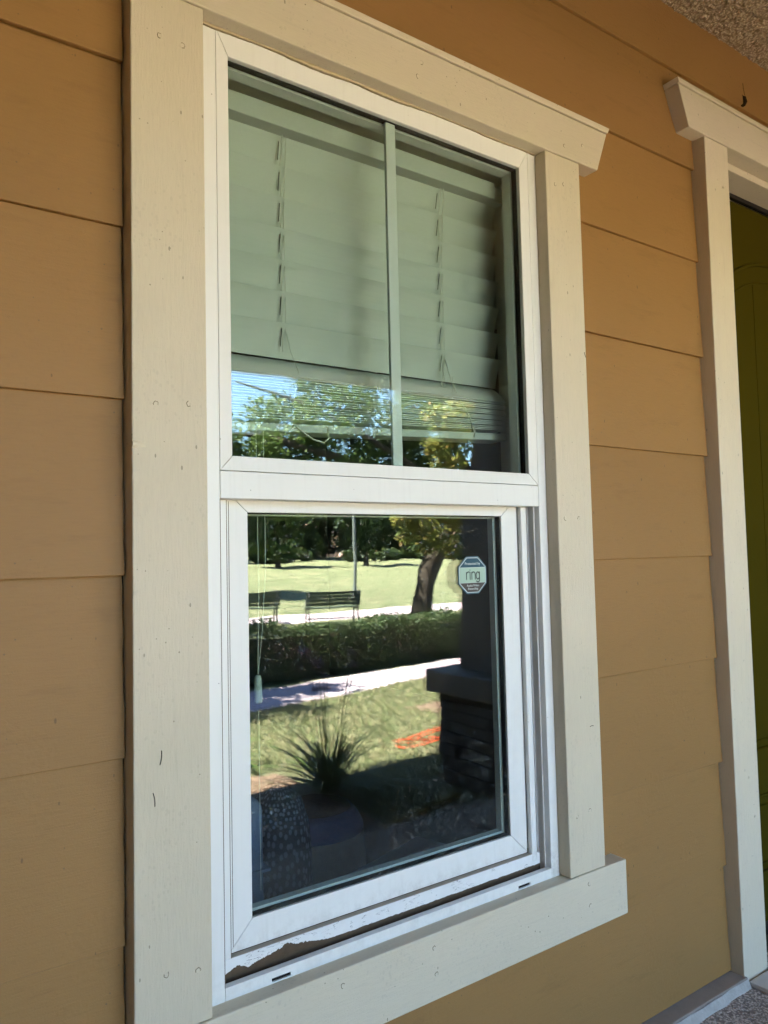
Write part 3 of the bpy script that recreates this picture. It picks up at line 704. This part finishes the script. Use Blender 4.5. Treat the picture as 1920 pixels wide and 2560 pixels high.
# a clot of dirt and web stuck on the siding above the door
wb = MB(); random.seed(9)
cx, cz = 1.600, 1.905
wb.tube([(1.602, .018, 1.965), (1.601, .016, 1.945), (1.603, .0145, 1.928)], .0006, 5)
wb.tube([(1.603, .021, 1.932), (1.605, .017, 1.924), (1.607, .016, 1.912), (1.606, .019, 1.903), (1.605, .023, 1.899)], [.0012, .0045, .0058, .0040, .001], 8)
wb.tube([(1.603, .022, 1.905), (1.598, .021, 1.899), (1.595, .022, 1.901)], [.002, .0025, .0008], 6)
wb.v = [(x-1.6, y-.03, z-1.9) for x, y, z in wb.v]
w_o = wb.build('dirt_nest', M['web'], None); w_o.location = (1.6, .03, 1.9)
tag(w_o, 'small dark clot of mud and web on the siding above the door', 'insect nest')

# ================================================================== INDOOR THINGS
def thing(o, loc, label, cat, group=None):
    o.location = loc; return tag(o, label, cat, group)
bx = empty('storage_box', (.205, .64, -.42), label='grey blue fabric storage box inside the room at the left of the lower pane', cat='box')
MB().box(-.13, .115, -.17, .17, 0, .555).build('box_body', M['fabric'], bx, .03, seg=4, smooth=True)
MB().box(-.135, .12, -.175, .175, .40, .406).build('box_seam', M['fabric'], bx)
bs = empty('woven_basket', (.385, .55, -.42), label='dark domed basket with pale dotted weave inside the lower pane', cat='basket')
prof = [(.072, 0), (.078, .12), (.080, .28), (.079, .40), (.073, .47), (.058, .52), (.03, .548), (.008, .556)]
seg = 40; bmx = bmesh.new(); uvl = bmx.loops.layers.uv.new('UVMap')
rows = [[bmx.verts.new((r*math.cos(2*math.pi*k/seg), r*math.sin(2*math.pi*k/seg), z)) for k in range(seg)] for r, z in prof]
for i in range(len(prof)-1):
    for k in range(seg):
        f = bmx.faces.new((rows[i][k], rows[i][(k+1) % seg], rows[i+1][(k+1) % seg], rows[i+1][k])); f.smooth = True
        for lp, (a, b) in zip(f.loops, ((k, i), (k+1, i), (k+1, i+1), (k, i+1))): lp[uvl].uv = (a/seg*.80, prof[b][1]+(0 if b < 5 else .04*(b-4)))
me = bpy.data.meshes.new('basket_wall'); bmx.to_mesh(me); bmx.free(); me.materials.append(M['dotted'])
bo = bpy.data.objects.new('basket_wall', me); COL.objects.link(bo); bo.parent = bs
pf = empty('floor_pouf', (.625, .80, -.42), label='dark brown round pouf with a blue band inside the lower pane', cat='pouf')
MB().lathe([(.11, 0), (.140, .05), (.146, .2), (.136, .33), (.10, .395), (.04, .415), (.01, .417)], (0, 0, 0), 36).build('cushion', M['pouf'], pf, smooth=True)
MB().lathe([(.1365, .335), (.134, .352), (.120, .378), (.104, .394), (.098, .388), (.126, .335)], (0, 0, 0), 36).build('band', M['band'], pf, smooth=True)
pb = empty('pale_carton', (.72, .44, -.42), rz=R(18), label='pale flat topped carton low inside the right of the lower pane', cat='carton')
MB().box(-.13, .17, -.09, .13, 0, .315).build('carton_body', M['paper'], pb, .004)
MB().box(-.131, .171, -.002, .002, .3152, .3158).build('lid_seam', M['pouf'], pb)
# ================================================================== PORCH COLUMN (seen mirrored in the panes)
pcx, pcy = 2.46, -1.72
col = empty('porch_column', (pcx, pcy, -.41), label='tapered porch column on a low stone pier', cat='column')
hw0, hw1 = .205, .150
tz0, tz1 = .455, 1.93
a, b = hw0, hw1
MB().add([(-a,-a,tz0),(a,-a,tz0),(a,a,tz0),(-a,a,tz0),(-b,-b,tz1),(b,-b,tz1),(b,b,tz1),(-b,b,tz1)],
         [(0,3,2,1),(4,5,6,7),(0,1,5,4),(1,2,6,5),(2,3,7,6),(3,0,4,7)]).build('shaft', M['post_paint'], col, .004)
MB().box(-.34, .34, -.34, .34, .335, .453).build('pier_cap', M['post_paint'], col, .012)
random.seed(12)
MB().box(-.255, .255, -.255, .255, -.14, .334).build('pier_core', M['rubber'], col)
stone_mesh = {}
for side in range(4):
    z = -.14
    while z < .325:
        hgt = min(random.choice((.045, .06, .075)), .333-z); u = -.285
        while u < .285-.02:
            wd = min(random.uniform(.10, .22), .285-u)
            if .285-(u+wd) < .05: wd = .285-u
            dpt = random.uniform(.018, .045)
            m = MB().box(u+.003, u+wd-.003, -.256-dpt, -.250, z+.003, z+hgt-.003)
            c_, s_ = math.cos(side*math.pi/2), math.sin(side*math.pi/2)
            m.v = [(x*c_-y*s_, x*s_+y*c_, zz_) for x, y, zz_ in m.v]
            m.build('stone', M['stone'], col, .006, seg=1)
            u += wd
        z += hgt

# ================================================================== GARDEN
def leaf_cloud(centres, radii, n, size, squash=(1, 1, .8), shell=.55):
    """numpy cloud of leaf quads in clumps"""
    c = np.array(centres); r = np.array(radii)
    idx = rng.choice(len(c), n, p=(r**2)/(r**2).sum())
    d = rng.normal(size=(n, 3)); d /= np.linalg.norm(d, axis=1)[:, None]
    rad = (shell + (1-shell)*rng.random(n))**1.0 * rng.choice([1, .8, .55, 1.08], n)
    p = c[idx] + d*(r[idx]*rad)[:, None]*np.array(squash)
    a = rng.normal(size=(n, 3)); a[:, 2] *= .6; a /= np.linalg.norm(a, axis=1)[:, None]
    b = rng.normal(size=(n, 3)); b -= (a*b).sum(1)[:, None]*a; b /= np.linalg.norm(b, axis=1)[:, None]
    s = size*rng.uniform(.6, 1.4, n)[:, None]
    V = np.stack([p-a*s, p-b*s*.45, p+a*s, p+b*s*.45], 1).reshape(-1, 3)
    return V
def cloud_obj(name, V, mat, parent, kind=None):
    n = len(V)//4; me = bpy.data.meshes.new(name)
    me.vertices.add(len(V)); me.vertices.foreach_set('co', V.ravel().astype(np.float32))
    me.loops.add(n*4); me.loops.foreach_set('vertex_index', np.arange(n*4, dtype=np.int32))
    me.polygons.add(n); me.polygons.foreach_set('loop_start', np.arange(0, n*4, 4, dtype=np.int32))
    me.update(calc_edges=True); me.validate()
    me.materials.append(mat)
    o = bpy.data.objects.new(name, me); COL.objects.link(o)
    if parent is not None: o.parent = parent
    if kind: o['kind'] = kind
    return o
def tree(name, loc, height, crown_r, crown_z, leaves, size, mat, label, group, trunk_r=.18, lean=(0, 0), clumps=26, zsq=.8, extra=(), cat='tree', cc=None):
    t = empty(name, loc, label=label, cat=cat, group=group)
    lx, ly = lean; m = MB()
    top = Vector((lx, ly, crown_z))
    pts = [Vector((0, 0, -.1)), Vector((lx*.15, ly*.15, crown_z*.3)), Vector((lx*.5, ly*.5, crown_z*.62)), top]
    m.tube(pts, [trunk_r*1.35, trunk_r, trunk_r*.8, trunk_r*.5], 12)
    for k in range(6):
        a = 2*math.pi*k/6 + random.uniform(-.4, .4); q = pts[2].lerp(top, random.uniform(0, .7))
        e = q + Vector((math.cos(a)*crown_r*.7, math.sin(a)*crown_r*.7, crown_r*random.uniform(.2, .6)))
        m.tube([q, q.lerp(e, .5)+Vector((0, 0, .12*crown_r)), e], [trunk_r*.45, trunk_r*.3, trunk_r*.1], 8)
    m.build('trunk', M['bark'], t, smooth=True)
    cs, rs = [], []
    for k in range(clumps):
        d = Vector((random.gauss(0, 1), random.gauss(0, 1), random.gauss(0, 1))).normalized()*random.uniform(.25, 1)
        cs.append((lx+d.x*crown_r*.8, ly+d.y*crown_r*.8, (cc if cc else crown_z+(height-crown_z)*.45)+d.z*crown_r*.8*zsq)); rs.append(crown_r*random.uniform(.20, .38))
    for (ex, ey, ez, er) in extra: cs.append((ex, ey, ez)); rs.append(er)
    cloud_obj('crown', leaf_cloud(cs, rs, leaves, size), mat, t)
    return t
random.seed(21)
# big tree beyond the hedge, its trunk beside the column in the mirror
canopy = [(-5.9+.56*i+random.uniform(-.15, .15), random.uniform(-2.6, -1.1), 3.75+.55*j+random.uniform(-.2, .2), random.uniform(.48, .80))
          for i in range(15) for j in range(6) if random.random() < (1, 1, .95, .85, .72, .6)[j] - (.42 if i < 5 and j > 2 else 0)]
T1 = tree('shade_tree', (11.75, -14.6, gh(-14.6)), 9.6, 3.2, 4.6, 52000, .075, M['leaf_a'], 'big leaning tree beyond the hedge, low leaves coloured as if sunlit', 'trees on the park lawn', .27, (3.1, -.8), 24, .75, cc=6.4,
     extra=canopy)
lb = MB()
for pts, r0 in [([(.6, 0, 3.0), (-1.2, -1.0, 4.3), (-3.4, -1.7, 4.9), (-5.6, -1.9, 5.0)], .13), ([(.9, 0, 3.6), (-.6, -1.2, 5.0), (-2.2, -1.8, 5.9), (-4.2, -2.0, 6.3)], .10)]:
    lb.tube(pts, [r0, r0*.75, r0*.5, r0*.2], 8)
lb.build('long_limb', M['bark'], T1, smooth=True)
low = [(-.95, .6, 2.75, .3), (-.2, .7, 3.4, .35), (.45, .6, 3.6, .4), (.1, .6, 4.6, .35), (-.75, .6, 2.3, .3), (-.48, .6, 2.60, .38), (-.05, .7, 2.45, .40), (.25, .6, 2.15, .42), (.75, .6, 1.95, .36), (-.25, .65, 2.0, .28), (.95, .6, 2.7, .5), (.1, .6, 3.0, .5), (.55, .5, 2.9, .5), (-.7, .6, 3.1, .35), (.6, .6, 4.2, .5), (.9, .6, 4.9, .5), (.3, .6, 5.4, .45), (1.1, .6, 5.6, .5)]
cloud_obj('low_foliage', leaf_cloud([l[:3] for l in low], [l[3] for l in low], 5200, .085, shell=.25), M['leaf_b'], T1)
MB().tube([(.75, .1, 2.6), (.5, .4, 2.9), (.2, .6, 2.6), (-.2, .65, 2.4)], [.09, .06, .035, .012], 8).build('low_branch', M['bark'], T1, smooth=True)
tree('park_tree', (13.2, -31, gh(-31)), 7.6, 3.4, 2.8, 8000, .14, M['leaf_c'], 'dark tree on the lawn beyond the left bench', 'trees on the park lawn', .2, (.3, 0), 30, 1.0, cc=4.2)
tree('park_tree', (28.5, -55, gh(-55)), 8.0, 3.6, 2.4, 6500, .22, M['leaf_a'], 'mid green spreading tree beyond the lamp post', 'trees on the park lawn', .2, (0, 0), 28, 1.05, cc=3.9)
tree('park_tree', (36.5, -54, gh(-54)), 8.5, 3.4, 2.6, 6500, .22, M['leaf_c'], 'tall dark tree standing left of the leaning tree', 'trees on the park lawn', .2, (0, 0), 28, 1.1, cc=4.2)
# tree standing by the porch corner, out of the mirror's view: it shades the hedge and the path
tree('unseen_corner_tree', (-.30, -7.6, gh(-7.6)), 6.6, 2.1, 4.1, 9000, .085, M['leaf_a'], 'leafy tree out of view at the porch corner, shading the hedge and path', 'trees beside the garden path', .13, (.5, .2), 24, .7)
cs = []; rs = []; tk = MB()
for k in range(26):
    x = 22 + 2.4*k + random.uniform(-1, 1); y = -66 - random.uniform(0, 11); hgt = random.uniform(9, 14); r_ = random.uniform(3.2, 4.6)
    tk.tube([(x, y, gh(y)-.1), (x, y, gh(y)+hgt*.4)], [.3, .2], 8)
    for j in range(26):
        d = Vector((random.gauss(0, 1), random.gauss(0, 1), random.gauss(0, 1))).normalized()*random.uniform(.25, 1)
        cs.append((x+d.x*r_*.8, y+d.y*r_*.8, gh(y)+hgt*.40+d.z*r_*1.3)); rs.append(r_*random.uniform(.2, .38))
for k in range(9):
    x = 26+5*k+random.uniform(-1.5, 1.5); y = -63.5+random.uniform(-1, 1)
    for j in range(9): cs.append((x+random.uniform(-1.8, 1.8), y+random.uniform(-.5, .5), gh(y)+random.uniform(.3, .9))); rs.append(random.uniform(.5, .9))
fw = cloud_obj('far_wood', leaf_cloud(cs, rs, 110000, .34), leaf_mat('far_leaves', [(.018, .036, .012), (.034, .058, .018), (.055, .085, .022), (.075, .085, .03)]), None, 'stuff')
tag(fw, 'dark belt of trees and shrubs along the far side of the park lawn', 'wood')
ft = tk.build('far_trunks', M['bark'], fw, smooth=True, kind='stuff')
# far houses
for k, (x, y, wd, hgt) in enumerate([(46, -84, 9, 3.0), (58, -82, 11, 3.2), (70, -86, 10, 3.0)]):
    hs = empty('far_house', (x, y, gh(y)), rz=R(-8+8*k), label=['pink walled house between the distant trees, nearest the lamp post', 'wide pink walled house between the distant trees', 'pink walled house at the far right behind the leaning tree'][k], cat='house', group='houses beyond the park')
    MB().box(-wd/2, wd/2, -3, 3, 0, hgt).build('wall', M['house_wall'], hs)
    MB().add([(-wd/2-.5, -3.5, hgt), (wd/2+.5, -3.5, hgt), (wd/2+.5, 3.5, hgt), (-wd/2-.5, 3.5, hgt), (-wd/2+1.5, 0, hgt+1.9), (wd/2-1.5, 0, hgt+1.9)],
             [(0,3,2,1),(0,1,5,4),(2,3,4,5),(1,2,5),(3,0,4)]).build('roof', M['house_roof'], hs)
    for wx in (-wd*.3, 0, wd*.3):
        f = MB().box(wx-.7, wx+.7, 2.99, 3.03, 1.0, 2.2).build('window', M['white_panel'], hs)
        MB().box(wx-.6, wx+.6, 3.035, 3.045, 1.1, 2.1).build('pane', M['far_glass'], f)
# hedge along the path
hd = empty('hedge', (0, 0, 0), label='clipped dark green hedge along the garden path', cat='hedge')
n = 62000; hx = rng.uniform(-1.25, 13, n); face = rng.random(n)
hy0 = HEDGE(hx); dep = .85
yy = np.where(face < .45, hy0 - rng.random(n)**2*.16, np.where(face < .55, hy0-dep+rng.random(n)*.1, hy0 - rng.random(n)*dep))
gz = np.interp(-yy, PY, PZ)
wav = .05*np.sin(hx*2.1)+.04*np.sin(hx*5.3+1)+.03*np.sin(yy*6)
hz_ = np.where(face < .55, gz + rng.random(n)*.68, gz + .62 + wav + rng.normal(size=n)*.035)
yy = yy + .05*np.sin(hx*3.3+hz_*5)
p = np.stack([hx, yy, hz_], 1)
a = rng.normal(size=(n, 3)); a /= np.linalg.norm(a, axis=1)[:, None]
b = rng.normal(size=(n, 3)); b -= (a*b).sum(1)[:, None]*a; b /= np.linalg.norm(b, axis=1)[:, None]
s = .022*rng.uniform(.6, 1.5, n)[:, None]
cloud_obj('foliage', np.stack([p-a*s, p-b*s*.5, p+a*s, p+b*s*.5], 1).reshape(-1, 3), M['hedge'], hd)
hc_ = MB(); xs_ = np.linspace(-1.2, 13, 23)
hc_.add([(x, HEDGE(x)-o_, gh(HEDGE(x)-o_)+h_) for x in xs_ for o_, h_ in ((.12, -.05), (.12, .55), (.75, .55), (.75, -.05))],
        [(i*4+j, i*4+(j+1) % 4, (i+1)*4+(j+1) % 4, (i+1)*4+j) for i in range(22) for j in range(4)])
hc_.build('twigs', M['bark'], hd)
# lawn blades nearest the porch
n = 50000; gx_ = rng.uniform(-.5, 7.5, n); gy_ = -1.40 - rng.random(n)**1.1*4.5
keep = (gy_ > NEARP(gx_)+.03) & ~((gx_ < 1.6) & (gy_ > -2.78)) & ~((gx_ > 2.0) & (gy_ > -2.1)) & ~((gx_ > 3.5) & (gy_ > -4.0))
gx_, gy_ = gx_[keep], gy_[keep]; n = len(gx_); gz = np.interp(-gy_, PY, PZ)
p = np.stack([gx_, gy_, gz], 1); ang = rng.uniform(0, 6.28, n); hgt = rng.uniform(.02, .055, n)
sd_ = np.stack([np.cos(ang), np.sin(ang), np.zeros(n)], 1)*.004
ln = np.stack([np.cos(ang+1.5), np.sin(ang+1.5), np.zeros(n)], 1)*(hgt*.6)[:, None]; up = np.zeros((n, 3)); up[:, 2] = hgt
V = np.stack([p-sd_, p+sd_, p+up*.6+ln*.35+sd_*.7, p+up+ln], 1).reshape(-1, 3)
go = cloud_obj('grass_blades', V, leaf_mat('grass_blades', [(.13, .17, .065), (.20, .22, .09), (.33, .29, .17), (.44, .36, .23)], .45), None, 'stuff')
tag(go, 'short patchy green and straw coloured grass before the porch', 'grass')
# strap-leaved plants
def strap_plant(name, loc, nl, L, label, stalks=(), spread=1.0, seed=1):
    random.seed(seed); t = empty(name, loc, label=label, cat='plant'); m = MB()
    for k in range(nl):
        a = random.uniform(0, 2*math.pi); l = L*random.uniform(.6, 1.15); e = random.uniform(.5, 1.45); wd = random.uniform(.007, .013)
        d = Vector((math.cos(a), math.sin(a), 0)); s = Vector((-math.sin(a), math.cos(a), 0)); prev = None; base = d*random.uniform(.0, .05)
        for j in range(8):
            q = j/7; hor = l*q*math.cos(e)*spread+.12*l*q*q; ver = l*(q*math.sin(e) - .50*q*q*(1.5-e*.6))
            c = base + d*hor + Vector((0, 0, ver)); w2 = wd*(1-q**2.5)+.0006
            cur = (c-s*w2, c+s*w2)
            if prev: m.add([prev[0], prev[1], cur[1], cur[0]], [(0, 1, 2, 3)])
            prev = cur
    m.build('leaves', M['strap'], t)
    for (dx, dy, hgt, bend) in stalks:
        MB().tube([(dx*.2, dy*.2, 0), (dx*.5, dy*.5, hgt*.5), (dx, dy, hgt)], [.0042, .0036, .003], 6).build('flower_stalk', M['strap'], t, smooth=True)
        hm = MB()
        for k in range(16):
            d = Vector((random.gauss(0, 1), random.gauss(0, 1), random.gauss(0, .8))).normalized()
            c = Vector((dx, dy, hgt)); hm.tube([c, c+d*.03, c+d*.055*bend], [.0012, .003, .0045], 5)
        hm.build('flower_head', M['flower'], t)
    return t
strap_plant('strap_leaf_plant', (1.60, -2.19, -.545), 70, .56, 'dark strap leaved clump with tall thin flower stalks at the porch edge',
            [(-.10, -.05, .72, 1.0), (-.06, -.02, .66, .8), (.0, -.06, .52, .9), (.16, -.03, .70, .4), (.22, -.1, .62, .3), (-.03, .02, .60, .5)], 1.0, 6)
strap_plant('strap_leaf_plant', (1.44, -3.02, -.565), 36, .36, 'bright green grassy tuft in the sunlit mulch bed', (), .7, 8)
strap_plant('strap_leaf_plant', (1.75, -2.62, -.545), 16, .22, 'small pale green tuft beside the dark strap leaved clump', (), .7, 15)
# orange cord in loose loops on the grass
random.seed(31); op = []
for k in range(110):
    t = .72*k/109; op.append((2.72+.30*math.cos(t*21+.8*math.sin(t*9))*(.35+.65*abs(math.sin(t*4.1)))+.22*t-.12, -2.74+.17*math.sin(t*16.3+1.2*math.sin(t*7))*(.5+.5*math.cos(t*5))-.08*t, gh(-2.8)+.03+.022*math.sin(t*31)))
oc = MB().tube(op, .0042, 6).build('orange_cord', M['orange'], None, smooth=True); tag(oc, 'tangled bright orange cord lying on the lawn beside the column', 'cord')
yh = MB().tube([(1.50, -1.58, -.534), (1.72, -1.63, -.534), (2.05, -1.72, -.534)], .016, 8).build('yellow_hose', M['yellow'], None, smooth=True)
tag(yh, 'short yellow hose lying on the shaded ground beside the column', 'hose')
# park benches
def bench(loc, rz, label):
    t = empty('park_bench', loc, rz, label, 'bench', 'benches along the park path')
    for k in range(4): MB().box(-.8, .8, -.02-.115*k-.095, -.02-.115*k, .42, .45).build('seat_slat', M['bench'], t, .006)
    for k in range(4): MB().prism([(-.8, .50+.095*k), (.8, .50+.095*k), (.8, .585+.095*k), (-.8, .585+.095*k)], lambda x, z: .0+(z-.5)*.22, lambda x, z: .03+(z-.5)*.22).build('back_slat', M['bench'], t, .005)
    for sx in (-.72, .72):
        MB().tube([(sx, .10, 0), (sx, .0, .42), (sx, .10, .90)], .024, 8).build('rear_leg', M['iron'], t, smooth=True)
        MB().tube([(sx, -.52, 0), (sx, -.46, .25), (sx, -.46, .62)], .022, 8).build('front_leg', M['iron'], t, smooth=True)
        MB().box(sx-.03, sx+.03, -.52, .05, .62, .65).build('armrest', M['bench'], t, .008)
        MB().tube([(sx, -.48, .40), (sx, .0, .40)], .018, 6).build('seat_rail', M['iron'], t)
    MB().box(-.72, .72, -.24, -.20, .12, .15).build('stretcher', M['iron'], t)
    return t
bench((10.8, -17.3, gh(-17.3)), R(19), 'dark green slatted bench standing alone on the park path')
bench((8.95, -18.7, gh(-18.7)), R(19), 'dark slatted bench at the left end of the park path')
# lamp post on the lawn
lp = empty('lamp_post', (17.2, -26, gh(-26)), label='slender dark lamp post on the park lawn', cat='lamp post')
MB().lathe([(.16, 0), (.16, .12), (.10, .2), (.075, .6), (.06, 4.5), (.05, 4.6)], (0, 0, 0), 14).build('pole', M['lamp'], lp, smooth=True)
MB().lathe([(.05, 4.6), (.16, 4.68), (.20, 5.05), (.10, 5.25), (.02, 5.35)], (0, 0, 0), 14).build('lantern', M['white_panel'], lp, smooth=True)
